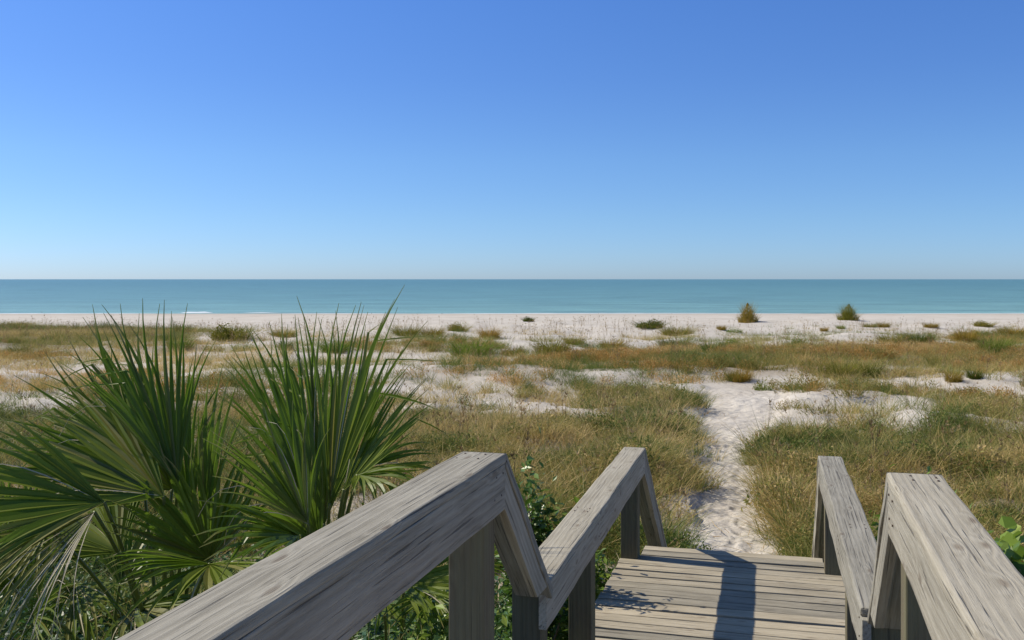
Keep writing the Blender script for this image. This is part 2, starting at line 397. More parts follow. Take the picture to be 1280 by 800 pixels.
# ------------------------------------------------------------------ terrain sheet
def build_ground():
    ys = np.concatenate([np.linspace(-60, 2, 24)[:-1], np.geomspace(2 + 3, 165 + 3, 400) - 3, np.array([180, 220, 280, 400])])
    nx = 340
    t = np.linspace(-1, 1, nx); t = np.sign(t) * (np.abs(t) ** 1.35)
    X = t[None, :] * (14 + np.maximum(ys, 0) * .95)[:, None]
    X[:, 0] = -420; X[:, -1] = 420
    Y = np.repeat(ys[:, None], nx, 1)
    Z = ground(X, Y)
    P = path_w(X, Y)
    Z = Z - .07 * P
    G = field(GREEN, X, np.maximum(Y, 1.5), Z); Rr = field(RUST, X, np.maximum(Y, 1.5), Z)
    lit = np.clip(np.maximum(G * 1.0, Rr * .8) * (1 - P), 0, 1)
    lit = np.where(Y < 9, .9, lit)
    V = np.stack([X, Y, Z], -1).reshape(-1, 3)
    i = np.arange(len(ys) - 1)[:, None] * nx + np.arange(nx - 1)[None, :]
    i = i.ravel()
    Fc = np.stack([i, i + 1, i + nx + 1, i + nx], 1)
    o = mesh_obj('ground', V, Fc, SAND, smooth=True, attrs={'litter': lit.ravel()})
    props(o, kind='structure', label='pale sand dunes and beach with a trodden footpath')
build_ground()
def build_path():
    # the trodden path: a fine sheet with real footprints, its rim sunk under the dune sand
    ny, nx = 620, 78
    ys = 8.2 + (31 - 8.2) * (np.linspace(0, 1, ny) ** 1.35)
    pyc = np.array([8, 10, 12, 14, 16, 19, 23, 28, 36]); pxc = np.array([2.35, 2.55, 2.78, 3.05, 3.55, 4.25, 5.2, 6.6, 9.0])
    hw = np.interp(ys, [8, 16, 20, 24, 32], [1.25, 1.0, 1.0, 2.0, 2.9])
    X = np.interp(ys, pyc, pxc)[:, None] + np.linspace(-1, 1, nx)[None, :] * hw[:, None]; Y = np.repeat(ys[:, None], nx, 1)
    P = path_w(X, Y); Z = ground(X, Y) - .06 * (1 - sstep(.05, .35, P))
    r2 = np.random.default_rng(11); fp = np.zeros_like(Z)
    for _ in range(260):
        yy = r2.uniform(8.8, 30); xx = np.interp(yy, pyc, pxc) + r2.normal(0, .38) * np.interp(yy, [16, 28], [1, 2.4])
        sel = (np.abs(Y - yy) < .45) & (np.abs(X - xx) < .4)
        a = r2.normal(.22, .3)
        dx = X[sel] - xx; dy = Y[sel] - yy
        u = dx * math.cos(a) - dy * math.sin(a); w = dx * math.sin(a) + dy * math.cos(a)
        q = np.sqrt((u / .065) ** 2 + (w / .15) ** 2); dp = r2.uniform(.006, .022)
        fp[sel] = fp[sel] * (1 - .8 * np.exp(-q ** 2)) - dp * np.exp(-q ** 4) + dp * .45 * np.exp(-(q - 1.45) ** 2 * 5)
    Z = Z + np.clip(fp, -.09, .05) + (fbm(X, Y, 9, 3, 77) - .5) * .05
    i = (np.arange(ny - 1)[:, None] * nx + np.arange(nx - 1)[None, :]).ravel()
    o = mesh_obj('path', np.stack([X, Y, Z], -1).reshape(-1, 3), np.stack([i, i + 1, i + nx + 1, i + nx], 1), SAND, smooth=True, attrs={'litter': (.25 * (1 - sstep(.3, .9, P))).ravel()})
    props(o, kind='structure', label='trodden white sand path with footprints')
build_path()
SEAZ = -1.25
def build_sea():
    ys = np.concatenate([[-60000, 40], np.linspace(100, 300, 90), np.geomspace(310, 60000, 40)])
    xs = np.array([-60000, -8000, -1500, -400, -150, 150, 400, 1500, 8000, 60000.])
    V = np.array([(x, y, SEAZ) for y in ys for x in xs])
    nx = len(xs)
    Fc = [(j * nx + i, j * nx + i + 1, (j + 1) * nx + i + 1, (j + 1) * nx + i) for j in range(len(ys) - 1) for i in range(nx - 1)]
    props(mesh_obj('sea', V, Fc, SEA), kind='structure', label='calm blue green sea up to the horizon')
build_sea()
def build_foam():
    # small surf: low rolled ridges of foam lying on the water's edge
    V = []; Fc = []
    r = random.Random(5)
    def ridge(x0, x1, y, h, w):
        n = max(4, int((x1 - x0) / 1.2)); b0 = len(V)
        for i in range(n + 1):
            t = i / n; x = x0 + (x1 - x0) * t; e = math.sin(math.pi * t) ** .5 if 0 < t < 1 else .02
            yy = y + .7 * math.sin(x * .11 + y) + r.uniform(-.15, .15); hh = h * e * r.uniform(.5, 1.1); ww = w * (.3 + .7 * e) * r.uniform(.7, 1.1)
            for dy, dz in ((-ww, .004), (-ww * .45, hh * .8), (0, hh), (ww * .5, hh * .55), (ww, .004)):
                V.append((x, yy + dy, SEAZ + dz))
        for i in range(n):
            for k in range(4):
                a = b0 + i * 5 + k; Fc.append((a, a + 5, a + 6, a + 1))
    ridge(-110, -48, 131.5, .05, .6); ridge(-33, -14, 131.5, .03, .3)
    ridge(-45.5, -41, 135, .22, .6); ridge(-12, 40, 131.4, .05, .4); ridge(42, 110, 131.5, .04, .35); ridge(-37, -32, 135, .06, .4)
    props(mesh_obj('foam', V, Fc, m_foam, smooth=True), 'thin white surf foam along the water edge', 'foam', kind='stuff')
build_foam()

# ------------------------------------------------------------------ boardwalk
root = empty('boardwalk', (0, 0, gz(0, 0)), rz=-TH)
Z0 = gz(0, 0)
props(root, 'weathered grey timber boardwalk with handrails and steps leading down to the beach path', 'boardwalk')
DU, DL = 1.78, 1.04
def finish(bm, name, mat, parent, org, xd, bev=.004, zd=None):
    """store the mesh with local X along the timber, so the grain follows it"""
    X = xd.normalized(); up = zd or Vector((0, 0, 1))
    if abs(X.dot(up)) > .9: up = Vector((0, 1, 0))
    Y = up.cross(X).normalized(); Zv = X.cross(Y)
    Mx = Matrix(((X.x, Y.x, Zv.x, org.x), (X.y, Y.y, Zv.y, org.y), (X.z, Y.z, Zv.z, org.z), (0, 0, 0, 1)))
    bmesh.ops.recalc_face_normals(bm, faces=bm.faces)
    if bev: bmesh.ops.bevel(bm, geom=bm.edges[:], offset=bev, segments=2, profile=.6, affect='EDGES', clamp_overlap=True)
    bmesh.ops.transform(bm, matrix=Mx.inverted(), verts=bm.verts)
    xs_ = [v.co.x for v in bm.verts]; x0_, x1_ = min(xs_), max(xs_)
    if name in ('cap_rail', 'side_board', 'deck_board'):      # hand-worn: cut along the length and make every edge slightly uneven
        ncut = int((x1_ - x0_) / .16); yc = sum(v.co.y for v in bm.verts) / len(bm.verts); zc = sum(v.co.z for v in bm.verts) / len(bm.verts)
        for k in range(1, ncut):
            xx = x0_ + (x1_ - x0_) * k / ncut
            bmesh.ops.bisect_plane(bm, geom=bm.verts[:] + bm.edges[:] + bm.faces[:], plane_co=(xx, 0, 0), plane_no=(1, 0, 0))
        sd_ = random.random() * 50; amp_ = .0035 if name != 'deck_board' else .0022
        for v in bm.verts:
            if v.co.x < x0_ + .02 or v.co.x > x1_ - .02: continue
            sy = 1 if v.co.y > yc else -1; sz_ = 1 if v.co.z > zc else -1
            v.co.y += (float(vn(v.co.x * 4 + sd_, sy * 3 + 7)) - .5) * 2 * amp_
            v.co.z += (float(vn(v.co.x * 3 + sd_, sz_ * 5 + sy + 17)) - .55) * 1.6 * amp_
    me = bpy.data.meshes.new(name); bm.to_mesh(me); bm.free(); me.materials.append(mat)
    o = bpy.data.objects.new(name, me); C.objects.link(o); o.parent = parent
    # parent is the boardwalk frame (or an empty at its origin): place there
    o.matrix_local = Matrix.Translation((0, 0, -Z0)) @ Mx
    return o
def prism(name, poly, l0, l1, mat, parent, xd, bev=.004, twist=0.0):
    """poly: (a, z) outline, extruded sideways from l0 to l1; twist = extra sideways shift per metre of a"""
    bm = bmesh.new()
    a0 = poly[0][0]
    A = [bm.verts.new((l0 + twist * (a - a0), a, z)) for a, z in poly]
    B = [bm.verts.new((l1 + twist * (a - a0), a, z)) for a, z in poly]
    bm.faces.new(A); bm.faces.new(B[::-1])
    n = len(poly)
    for i in range(n): bm.faces.new((A[i], A[(i + 1) % n], B[(i + 1) % n], B[i]))
    return finish(bm, name, mat, parent, Vector(((l0 + l1) / 2, poly[0][0], poly[0][1])), Vector(xd), bev)
CW, CTK, SB = .18, .038, .215     # cap width, cap thickness, cap + side board depth
def railing(side, label):
    """side -1: left (inner face at il, timber towards -l); +1: right"""
    rl = empty('railing', (0, 0, 0), root); rl['label'] = label
    if side < 0: li, lb0, lb1 = -1.025, -1.045, -1.10
    else: li, lb0, lb1 = .353, .325, .28
    s = side
    zt = CAMZ - .672; zm = CAMZ - 1.41
    A, B, Cc = 3.64, 4.43, 8.20
    # upper level handrail
    prism('cap_rail', [(-2.2, zt), (A, zt), (A, zt - CTK), (-2.2, zt - CTK)], li, li + s * CW, W_RAIL, rl, (0, 1, 0), .009)
    prism('side_board', [(-2.2, zt - CTK - .001), (A - .003, zt - CTK - .001), (A - .003, zt - SB), (-2.2, zt - SB)], li + s * .004, li + s * .042, W_RAIL, rl, (0, 1, 0), .004)
    k = (zt - zm + .02) / (B - A)         # slope of the stair rail
    dv = .215; t = CTK * math.sqrt(1 + k * k)
    prism('cap_rail', [(A + .001, zt), (B, zt - k * (B - A)), (B, zt - k * (B - A) - t), (A + .001, zt - t)], li - s * .001, li + s * CW, W_RAIL, rl, (0, 1, -k), .004)
    ze = zm + .012
    a1 = A + (zt - t - ze) / k; a2 = A + (zt - dv - ze) / k
    prism('side_board', [(A, zt - t - .002), (a1, ze - .002), (a2, ze), (A, zt - dv)], li + s * .004, li + s * .042, W_RAIL, rl, (0, 1, -k), .003)
    # lower level handrail (runs a degree off square, as the photo shows)
    tw = (lb1 - lb0) / (Cc - B)
    prism('cap_rail', [(B + .02, zm), (Cc, zm), (Cc, zm - CTK), (B + .02, zm - CTK)], lb0, lb0 + s * CW, W_RAIL, rl, (tw, 1, 0), .009, tw)
    prism('side_board', [(B - .02, zm - CTK - .001), (Cc - .003, zm - CTK - .001), (Cc - .003, zm - SB), (B - .02, zm - SB)], lb0 + s * .004, lb0 + s * .042, W_RAIL, rl, (tw, 1, 0), .004, tw)
    # rail of the last steps down to the sand
    k2 = .78; D = 10.0; t2 = CTK * math.sqrt(1 + k2 * k2)
    prism('cap_rail', [(Cc + .001, zm), (D, zm - k2 * (D - Cc)), (D, zm - k2 * (D - Cc) - t2), (Cc + .001, zm - t2)], lb1 - s * .001, lb1 + s * CW, W_RAIL, rl, (0, 1, -k2), .004)
    prism('side_board', [(Cc, zm - t2 - .002), (D - .02, zm - k2 * (D - .02 - Cc) - t2 - .002), (D - .02, zm - k2 * (D - .02 - Cc) - .22), (Cc, zm - .22)], lb1 + s * .004, lb1 + s * .042, W_RAIL, rl, (0, 1, -k2), .003)
    rail_nails(rl, s, li, lb0, lb1)
    # posts
    for a, top, l in ((-1.6, zt, li), (.9, zt, li), (3.49, zt, li), (4.46, zm - .002, lb0 + .0), (5.83, zm, lb0 + tw * 1.4), (8.05, zm, lb1), (9.72, zm - k2 * (9.8 - Cc) - .01, lb1)):
        g = gz(*bw(l, a, 0).xy) - .35
        w = .145
        z1 = top - CTK - .002
        prism('post', [(a, g), (a, z1), (a + w, z1 - (0 if a < 9 else k2 * w)), (a + w, g)], l + s * .045, l + s * .185, W_POST, rl, (0, 0, 1), .006)
NAIL, n_n, b_n, _ = M('rusty_nail')
b_n.inputs['Base Color'].default_value = (.11, .075, .055, 1); b_n.inputs['Roughness'].default_value = .7
def nail(parent, l, a, z, nrm):
    bm = bmesh.new(); bmesh.ops.create_cone(bm, cap_ends=True, segments=8, radius1=.0046, radius2=.0036, depth=.004)
    me = bpy.data.meshes.new('nail'); bm.to_mesh(me); bm.free(); me.materials.append(NAIL)
    o = bpy.data.objects.new('nail', me); C.objects.link(o); o.parent = parent
    o.location = (l, a, z - Z0); o.rotation_euler = nrm
def rail_nails(rl, s, li, lb0, lb1):
    zt = CAMZ - .672; zm = CAMZ - 1.41; tw = (lb1 - lb0) / 3.77
    for a in (.97, 3.50, 3.585):
        for q in (.05, .13):
            nail(rl, li + s * (.02 + q), a + random.uniform(-.02, .02), zt + .0012, (0, 0, 0))
            nail(rl, li + s * .0028, a + random.uniform(-.02, .02), zt - .02 - q, (0, R(90), 0))
    for a in (4.53, 5.86, 5.94, 8.10):
        for q in (.05, .13):
            ll = lb0 + tw * (a - 4.43)
            nail(rl, ll + s * (.02 + q), a + random.uniform(-.02, .02), zm + .0012, (0, 0, 0))
            nail(rl, ll + s * .0028, a + random.uniform(-.02, .02), zm - .02 - q, (0, R(90), 0))
railing(-1, 'left handrail, its inner side in shade')
railing(1, 'right handrail, its inner side in sunlight')

def deck_board(a, w, z, l0, l1, name='deck_board'):
    w -= random.uniform(.010, .014)
    jl = random.uniform(-.008, .008); jr = random.uniform(-.008, .008); jz = random.uniform(-.002, .002)
    sk = random.uniform(-.004, .004)
    bm = bmesh.new()
    n = 3
    P = []
    for i in range(n + 1):
        t = i / n; l = (l0 + jl) * (1 - t) + (l1 + jr) * t
        bz = z + jz + .003 * math.sin(t * 3.1 + a * 9)
        P.append([bm.verts.new((l, a + sk * t, bz)), bm.verts.new((l, a + w + sk * t, bz)), bm.verts.new((l, a + w + sk * t, bz - .036)), bm.verts.new((l, a + sk * t, bz - .036))])
    for i in range(n):
        for k in range(4): bm.faces.new((P[i][k], P[i][(k + 1) % 4], P[i + 1][(k + 1) % 4], P[i + 1][k]))
    bm.faces.new(P[0]); bm.faces.new(P[-1][::-1])
    return finish(bm, name, W_DECK, root, Vector(((l0 + l1) / 2, a + w / 2, z)), Vector((1, 0, 0)), .004)
PITCH = .1505
a = -2.2
while a < 3.62:
    deck_board(a, .1425, DU, -1.21, .54); a += PITCH
a = 4.46
for i in range(26):
    if a + .14 > 8.34: break
    deck_board(a, .1425, DL, -1.285, .475); a += PITCH
LE = a
deck_board(LE, .14, DL + .002, -1.145 if LE > 8.15 else -1.285, .33)
deck_board(LE + .147, .14, DL + .002, -1.145, .33)
FE = LE + .29
# treads of both flights
for i in range(3):
    z = DU - (i + 1) * .185
    deck_board(3.68 + i * .26, .125, z, -1.02, .345, 'stair_tread'); deck_board(3.68 + i * .26 + .132, .125, z, -1.02, .345, 'stair_tread')
for i in range(4):
    z = DL - (i + 1) * .205
    deck_board(FE + .02 + i * .27, .13, z, -1.13, .31, 'stair_tread'); deck_board(FE + .02 + i * .27 + .137, .13, z, -1.13, .31, 'stair_tread')
for l in (-1.065, .33):
    prism('stringer', [(3.62, DU - .04), (4.45, DL - .04 + .0), (4.45, DL - .30), (3.62, DU - .32)], l, l + .036, W_POST, root, (0, 1, -.9))
for l in (-1.17, .33):
    prism('stringer', [(FE - .02, DL - .04), (FE + 1.12, .02), (FE + 1.12, -.25), (FE - .02, DL - .30)], l, l + .036, W_POST, root, (0, 1, -.8))
for l in (-1.245, -.40, .40):
    prism('joist', [(4.47, DL - .042), (8.30, DL - .042), (8.30, DL - .23), (4.47, DL - .23)], l, l + .038, W_POST, root, (0, 1, 0))
    prism('joist', [(-2.2, DU - .042), (3.6, DU - .042), (3.6, DU - .23), (-2.2, DU - .23)], l + (.05 if l < 0 else .02), l + (.088 if l < 0 else .058), W_POST, root, (0, 1, 0))

# ------------------------------------------------------------------ grass blades
def blades(n, r, spread, hmin, hmax, wid, lean, curve, seg=3, disk=True, zbase=0.0, az=None):
    """numpy blades -> verts, faces, tone"""
    rad = np.sqrt(r.random(n)) * spread; ang = r.random(n) * 2 * np.pi
    bx = rad * np.cos(ang); by = rad * np.sin(ang)
    out = ang + r.normal(0, .7, n) if az is None else az + r.normal(0, .5, n)
    h = r.uniform(hmin, hmax, n); ln = np.abs(r.normal(0, lean, n)) + lean * .3 * rad / max(spread, 1e-3); cv = np.abs(r.normal(0, curve, n))
    dx = np.cos(out); dy = np.sin(out)
    wa = r.random(n) * np.pi; wx = np.cos(wa); wy = np.sin(wa)
    V = np.zeros((n, 2 * seg + 1, 3)); 
    for k in range(seg + 1):
        t = k / seg
        hor = h * (ln * t + cv * t * t)
        z = h * t * (1 - .35 * cv * t) + zbase
        cx = bx + dx * hor; cy = by + dy * hor
        if k == seg: V[:, 2 * seg] = np.stack([cx, cy, z], 1)
        else:
            w = wid * (1 - .75 * t) * .5
            V[:, 2 * k] = np.stack([cx - wx * w, cy - wy * w, z], 1); V[:, 2 * k + 1] = np.stack([cx + wx * w, cy + wy * w, z], 1)
    m = 2 * seg + 1
    Fs = []
    for k in range(seg - 1): Fs.append(np.stack([np.arange(n) * m + 2 * k, np.arange(n) * m + 2 * k + 1, np.arange(n) * m + 2 * k + 3, np.arange(n) * m + 2 * k + 2], 1).tolist())
    faces = [tuple(f) for S in Fs for f in S] + [tuple(f) for f in np.stack([np.arange(n) * m + 2 * (seg - 1), np.arange(n) * m + 2 * (seg - 1) + 1, np.arange(n) * m + 2 * seg], 1).tolist()]
    tone = np.repeat(np.clip(r.normal(.5, .28, n), 0, 1), m)
    return V.reshape(-1, 3), faces, tone
def join(parts):
    V = []; Fc = []; T = []; o = 0
    for v, f, t in parts:
        V.append(v); Fc += [tuple(i + o for i in ff) for ff in f]; T.append(t); o += len(v)
    return np.concatenate(V), Fc, np.concatenate(T)
def leaves(n, r, size, sampler, up=.3, round_=False):
    """small two-triangle (or six-sided) leaves spread through a volume"""
    P = sampler(n); K = 6 if round_ else 4
    V = np.zeros((n, K, 3)); nrm = r.normal(0, 1, (n, 3)); nrm[:, 2] = (np.abs(nrm[:, 2]) + up) if up > 0 else nrm[:, 2] * .8
    nrm /= np.linalg.norm(nrm, axis=1)[:, None]
    t = np.cross(nrm, r.normal(0, 1, (n, 3))); t /= np.linalg.norm(t, axis=1)[:, None]; b = np.cross(nrm, t)
    s = size * r.uniform(.6, 1.25, n)[:, None]
    if round_:
        for k in range(6):
            a = k * math.pi / 3; V[:, k] = P + t * s * .5 * math.cos(a) + b * s * .48 * math.sin(a) + nrm * s * (.08 if k % 3 else -.04)
    else:
        V[:, 0] = P - t * s * .5; V[:, 1] = P + b * s * .24 + nrm * s * .07; V[:, 2] = P + t * s * .5; V[:, 3] = P - b * s * .24 + nrm * s * .07
    faces = [tuple(range(i * K, i * K + K)) for i in range(n)]
    return V.reshape(-1, 3), faces, np.repeat(np.clip(r.normal(.5, .28, n), 0, 1), K)

def proto(name, part, mat):
    me = bpy.data.meshes.new(name); v, f, t = part
    me.from_pydata(v.tolist(), [], f)
    at = me.attributes.new('tone', 'FLOAT', 'POINT'); at.data.foreach_set('value', t.astype(np.float32))
    me.materials.append(mat); return me
def scatter(name, protos, pts, scale, tint, label, cat, tilt=.12, r=rng):
    """one 'stuff' object: tufts instanced on ground points by geometry nodes"""
    coll = bpy.data.collections.new(name + '_tufts')
    for i, me in enumerate(protos): coll.objects.link(bpy.data.objects.new('%s_tuft_%02d' % (name, i), me))
    n = len(pts)
    me = bpy.data.meshes.new(name); me.from_pydata(pts.tolist(), [], [])
    def at(k, ty, val, fld='value'):
        a_ = me.attributes.new(k, ty, 'POINT'); a_.data.foreach_set(fld, val)
    at('tint', 'FLOAT', tint.astype(np.float32)); at('size', 'FLOAT', scale.astype(np.float32))
    rot = np.stack([r.normal(0, tilt, n), r.normal(0, tilt, n), r.random(n) * 2 * np.pi], 1).astype(np.float32)
    at('rot', 'FLOAT_VECTOR', rot.ravel(), 'vector'); at('pick', 'INT', r.integers(0, len(protos), n).astype(np.int32))
    o = bpy.data.objects.new(name, me); C.objects.link(o)
    g = bpy.data.node_groups.new(name, 'GeometryNodeTree')
    g.interface.new_socket('Geometry', in_out='INPUT', socket_type='NodeSocketGeometry'); g.interface.new_socket('Geometry', in_out='OUTPUT', socket_type='NodeSocketGeometry')
    gi = g.nodes.new('NodeGroupInput'); go = g.nodes.new('NodeGroupOutput'); ip = g.nodes.new('GeometryNodeInstanceOnPoints')
    ci = g.nodes.new('GeometryNodeCollectionInfo'); ci.inputs['Collection'].default_value = coll; ci.inputs['Separate Children'].default_value = True; ci.inputs['Reset Children'].default_value = True
    def na(k, dt):
        q = g.nodes.new('GeometryNodeInputNamedAttribute'); q.data_type = dt; q.inputs[0].default_value = k
        return [s for s in q.outputs if s.enabled][0]
    m2p = g.nodes.new('GeometryNodeMeshToPoints')
    g.links.new(gi.outputs[0], m2p.inputs['Mesh']); g.links.new(m2p.outputs[0], ip.inputs['Points'])
    g.links.new(ci.outputs[0], ip.inputs['Instance']); ip.inputs['Pick Instance'].default_value = True
    g.links.new(na('pick', 'INT'), ip.inputs['Instance Index']); 
    e2r = g.nodes.new('FunctionNodeEulerToRotation'); g.links.new(na('rot', 'FLOAT_VECTOR'), e2r.inputs[0]); g.links.new(e2r.outputs[0], ip.inputs['Rotation'])
    g.links.new(na('size', 'FLOAT'), ip.inputs['Scale']); g.links.new(ip.outputs[0], go.inputs[0])
    md = o.modifiers.new('tufts', 'NODES'); md.node_group = g
    props(o, label, cat, kind='stuff')
    return o
r1 = np.random.default_rng(21)
def seedhead(r):
    """dry stalk with a drooping seed plume"""
    v, f, t = blades(4, r, .07, .7, 1.2, .011, .08, .12, 4)
    parts = [(v, f, t)]
    tips = v.reshape(4, 9, 3)[:, 8]
    for q in tips:
        vv, ff, tt = blades(9, r, .012, .05, .16, .012, .5, .5, 2)
        vv = vv + q - np.array([0, 0, .16]); parts.append((vv, ff, tt))
    return join(parts)
P_grass = [proto('grass_tuft', blades(60, r1, .22, .08, .40, .0105, .55, .9, 3), G_GRASS) for _ in range(8)]
P_grass += [proto('grass_tuft', blades(22, r1, .10, .25, .6, .009, .25, .6, 3), G_GRASS) for _ in range(2)]
def scrub(r):
    def smp(k):
        d = r.normal(0, 1, (k, 3)); d[:, 2] = np.abs(d[:, 2]); d /= np.linalg.norm(d, axis=1)[:, None]
        return d * (r.uniform(.3, 1.0, k) ** .5)[:, None] * np.array([.26, .26, .30]) + np.array([0, 0, .02])
    return join([leaves(150, r, .045, smp, up=0), blades(26, r, .15, .2, .42, .009, .5, .5, 3)])
P_scrub = [proto('scrub_tuft', scrub(r1), G_GRASS) for _ in range(6)]
P_rscrub = [proto('rust_scrub_tuft', scrub(r1), G_RUST) for _ in range(5)]
P_fine = [proto('fine_tuft', blades(36, r1, .22, .12, .42, .008, .5, .6, 3), G_GRASS) for _ in range(5)]
P_rust = [proto('rust_tuft', blades(46, r1, .30, .06, .24, .014, .7, .5, 2), G_RUST) for _ in range(6)]
P_stalk = [proto('dry_stalk', seedhead(r1), G_DRY) for _ in range(7)]
def litt(r):
    v, f, t = blades(14, r, .25, .12, .4, .008, .1, .2, 2)
    v2 = v.copy(); v2[:, 2] = v[:, 0] * .15 + .02 + np.abs(v[:, 2]) * .08; v2[:, 0] = v[:, 0] + v[:, 2] * np.cos(v[:, 1] * 9); v2[:, 1] = v[:, 1] + v[:, 2] * np.sin(v[:, 1] * 9)
    return v2, f, t
P_lit = [proto('litter', litt(r1), G_DRY) for _ in range(6)]

def candidates(n, y0, y1, power=1.0, margin=1.55, r=r1):
    n = int(n * 1.38)
    """ground points inside (and a little beside) the view"""
    # area-uniform in a wedge
    y = np.sqrt(r.uniform(y0 ** 2, y1 ** 2, n)); x = (r.random(n) * 2 - 1) * (y * .523 * margin + 1.2)
    return x, y
def cols(x, y, sc=.35, seed=3): return fbm(x, y, sc, 3, seed)
# dense beach grass, near
x, y = candidates(60000, 7, 34); z = ground(x, y)
dens = field(GREEN, x, y, z) * (1 - path_w(x, y)); clump = fbm(x, y, 1.3, 3, 8)
keep = (r1.random(len(x)) < dens * (.05 + .9 * sstep(.42, .60, clump)) * np.where(y > 17, .75, 1) * np.where(y < 18, 1, .75)) & ~on_deck(x, y, .1) & (y > 7.5)
x, y, z = x[keep], y[keep], z[keep]
tint = np.clip((cols(x, y, .30, 3) - .5) * 1.6 + (cols(x, y, 1.6, 13) - .5) * 1.5 + .36 + r1.normal(0, .20, len(x)), 0, 1)
px, py = proj(x, y, z)
tint = np.clip(tint + np.where(px > 880, .0, -.26) - .12 * (1 - sstep(480, 640, px)) * sstep(500, 540, py), 0, 1)
scatter('grass', P_grass + P_scrub[:5] + P_scrub[:3], np.stack([x, y, z - .02], 1), r1.uniform(.6, 1.3, len(x)) * (.35 + 1.2 * fbm(x, y, 1.1, 3, 6)), tint, 'tangled green and tan beach grass on the dunes', 'grass')
print('grass', len(x))
# sparse fine grass all over the dunes
x, y = candidates(60000, 12, 95); z = ground(x, y)
f1 = np.maximum(field(GREEN, x, y, z) * .9, field(RUST, x, y, z) * (.12 + .8 * sstep(.5, .62, fbm(x, y, .22, 3, 61)))) * (1 - path_w(x, y))
px, py = proj(x, y, z)
f1 = np.maximum(f1, .30 * sstep(405, 440, py) * sstep(.46, .6, fbm(x, y, .4, 3, 12)) + .03 * sstep(430, 440, py))
keep = (r1.random(len(x)) < f1) & ~on_deck(x, y, .3) & (path_w(x, y) < .3)
x, y, z = x[keep], y[keep], z[keep]
tint = np.clip((cols(x, y, .12, 9) - .5) * 2 + .5 + r1.normal(0, .12, len(x)), 0, 1)
scatter('short_grass', P_fine, np.stack([x, y, z - .01], 1), r1.uniform(.8, 1.7, len(x)), tint, 'short sparse olive grass spread over the dunes', 'grass')
print('fine', len(x))
# rusty ground cover
x, y = candidates(70000, 18, 75); z = ground(x, y)
f1 = field(RUST, x, y, z) * (.03 + .85 * sstep(.45, .53, fbm(x * .45, y * 1.2, .55, 4, 14)) * (.15 + .85 * sstep(.44, .54, fbm(x, y, 1.1, 3, 15))) * (1 - .9 * sstep(.56, .62, fbm(x * .5, y * 1.4, .45, 3, 151)))) * (1 - path_w(x, y))
keep = r1.random(len(x)) < f1
x, y, z = x[keep], y[keep], z[keep]
tint = np.clip((cols(x, y, .16, 19) - .5) * 2.2 + (cols(x, y, .9, 29) - .5) * 1.2 + .45 + r1.normal(0, .14, len(x)), 0, 1)
scatter('ground_cover', P_rust + P_rscrub, np.stack([x, y, z - .01], 1), r1.uniform(.8, 1.5, len(x)), tint, 'low rusty orange ground cover in bands across the dunes', 'ground cover')
print('rust', len(x))
# dry seed stalks
x, y = candidates(9000, 11, 85); z = ground(x, y)
f1 = np.maximum(field(GREEN, x, y, z) * .6, np.maximum(field(RUST, x, y, z) * .18, .06 + .22 * sstep(.50, .62, fbm(x, y, .15, 3, 31)))) * (1 - path_w(x, y))
keep = (r1.random(len(x)) < f1) & ~on_deck(x, y, .3) & (proj(x, y, z)[1] > 400)
x, y, z = x[keep], y[keep], z[keep]
scatter('seed_stalks', P_stalk, np.stack([x, y, z - .02], 1), r1.uniform(.55, .95, len(x)), r1.random(len(x)) * .7, 'thin dry brown seed stalks standing among the dune grass', 'seed stalks')
# scattered feathery tufts between the named clumps
P_tuft = [proto('dune_tuft', join([blades(120, r1, .34, .3, .95, .026, .28, .35, 3), blades(110, r1, .46, .15, .6, .028, .3, .4, 3)]), G_GRASS) for _ in range(5)]
x, y = candidates(5200, 17, 92); z = ground(x, y); px, py = proj(x, y, z)
f1 = np.maximum(field(RUST, x, y, z) * .40, field(GREEN, x, y, z) * .5 * (y > 22)) * (.1 + sstep(.48, .6, fbm(x, y, .2, 3, 71))) + .05 * sstep(418, 440, py)
keep = (r1.random(len(x)) < f1 * .55) & (path_w(x, y) < .2) & (py < 520)
x, y, z = x[keep], y[keep], z[keep]
scatter('dune_tufts', P_tuft + P_scrub, np.stack([x, y, z - .02], 1), r1.uniform(.25, .75, len(x)) * (.5 + y / 70), np.clip(r1.normal(.36, .2, len(x)), 0, .9), 'many small feathery grass tufts scattered over the middle dunes', 'grass tufts', tilt=.05)
print('tufts', len(x))
# dark olive scrub gathered in patches across the middle dunes
x, y = candidates(9000, 16, 88); z = ground(x, y); px, py = proj(x, y, z)
f1 = np.maximum(field(RUST, x, y, z), field(GREEN, x, y, z) * (y > 18)) * sstep(.56, .62, fbm(x * .7, y, .5, 3, 131))
keep = (r1.random(len(x)) < f1 * .8) & (path_w(x, y) < .2) & (py < 540)
x, y, z = x[keep], y[keep], z[keep]
scatter('dune_scrub', P_scrub + P_tuft[:1], np.stack([x, y, z - .02], 1), r1.uniform(.4, .8, len(x)) * (.5 + y / 75), np.clip(r1.normal(.22, .15, len(x)), 0, .6), 'dark olive scrub gathered in low patches across the middle dunes', 'scrub', tilt=.05)
print('scrub', len(x))
# dead straw and stems on the ground
x, y = candidates(16000, 4.5, 30); z = ground(x, y)
f1 = np.where(y < 12, .8, .25 * np.maximum(field(GREEN, x, y, z), field(RUST, x, y, z)) + .05)
keep = (r1.random(len(x)) < f1 * (1 - .8 * path_w(x, y))) & ~on_deck(x, y, -.1)
x, y, z = x[keep], y[keep], z[keep]
scatter('straw_litter', P_lit, np.stack([x, y, z + .01], 1), r1.uniform(.6, 1.2, len(x)), r1.random(len(x)), 'pale dead straw and stems lying on the ground', 'straw', tilt=.25)

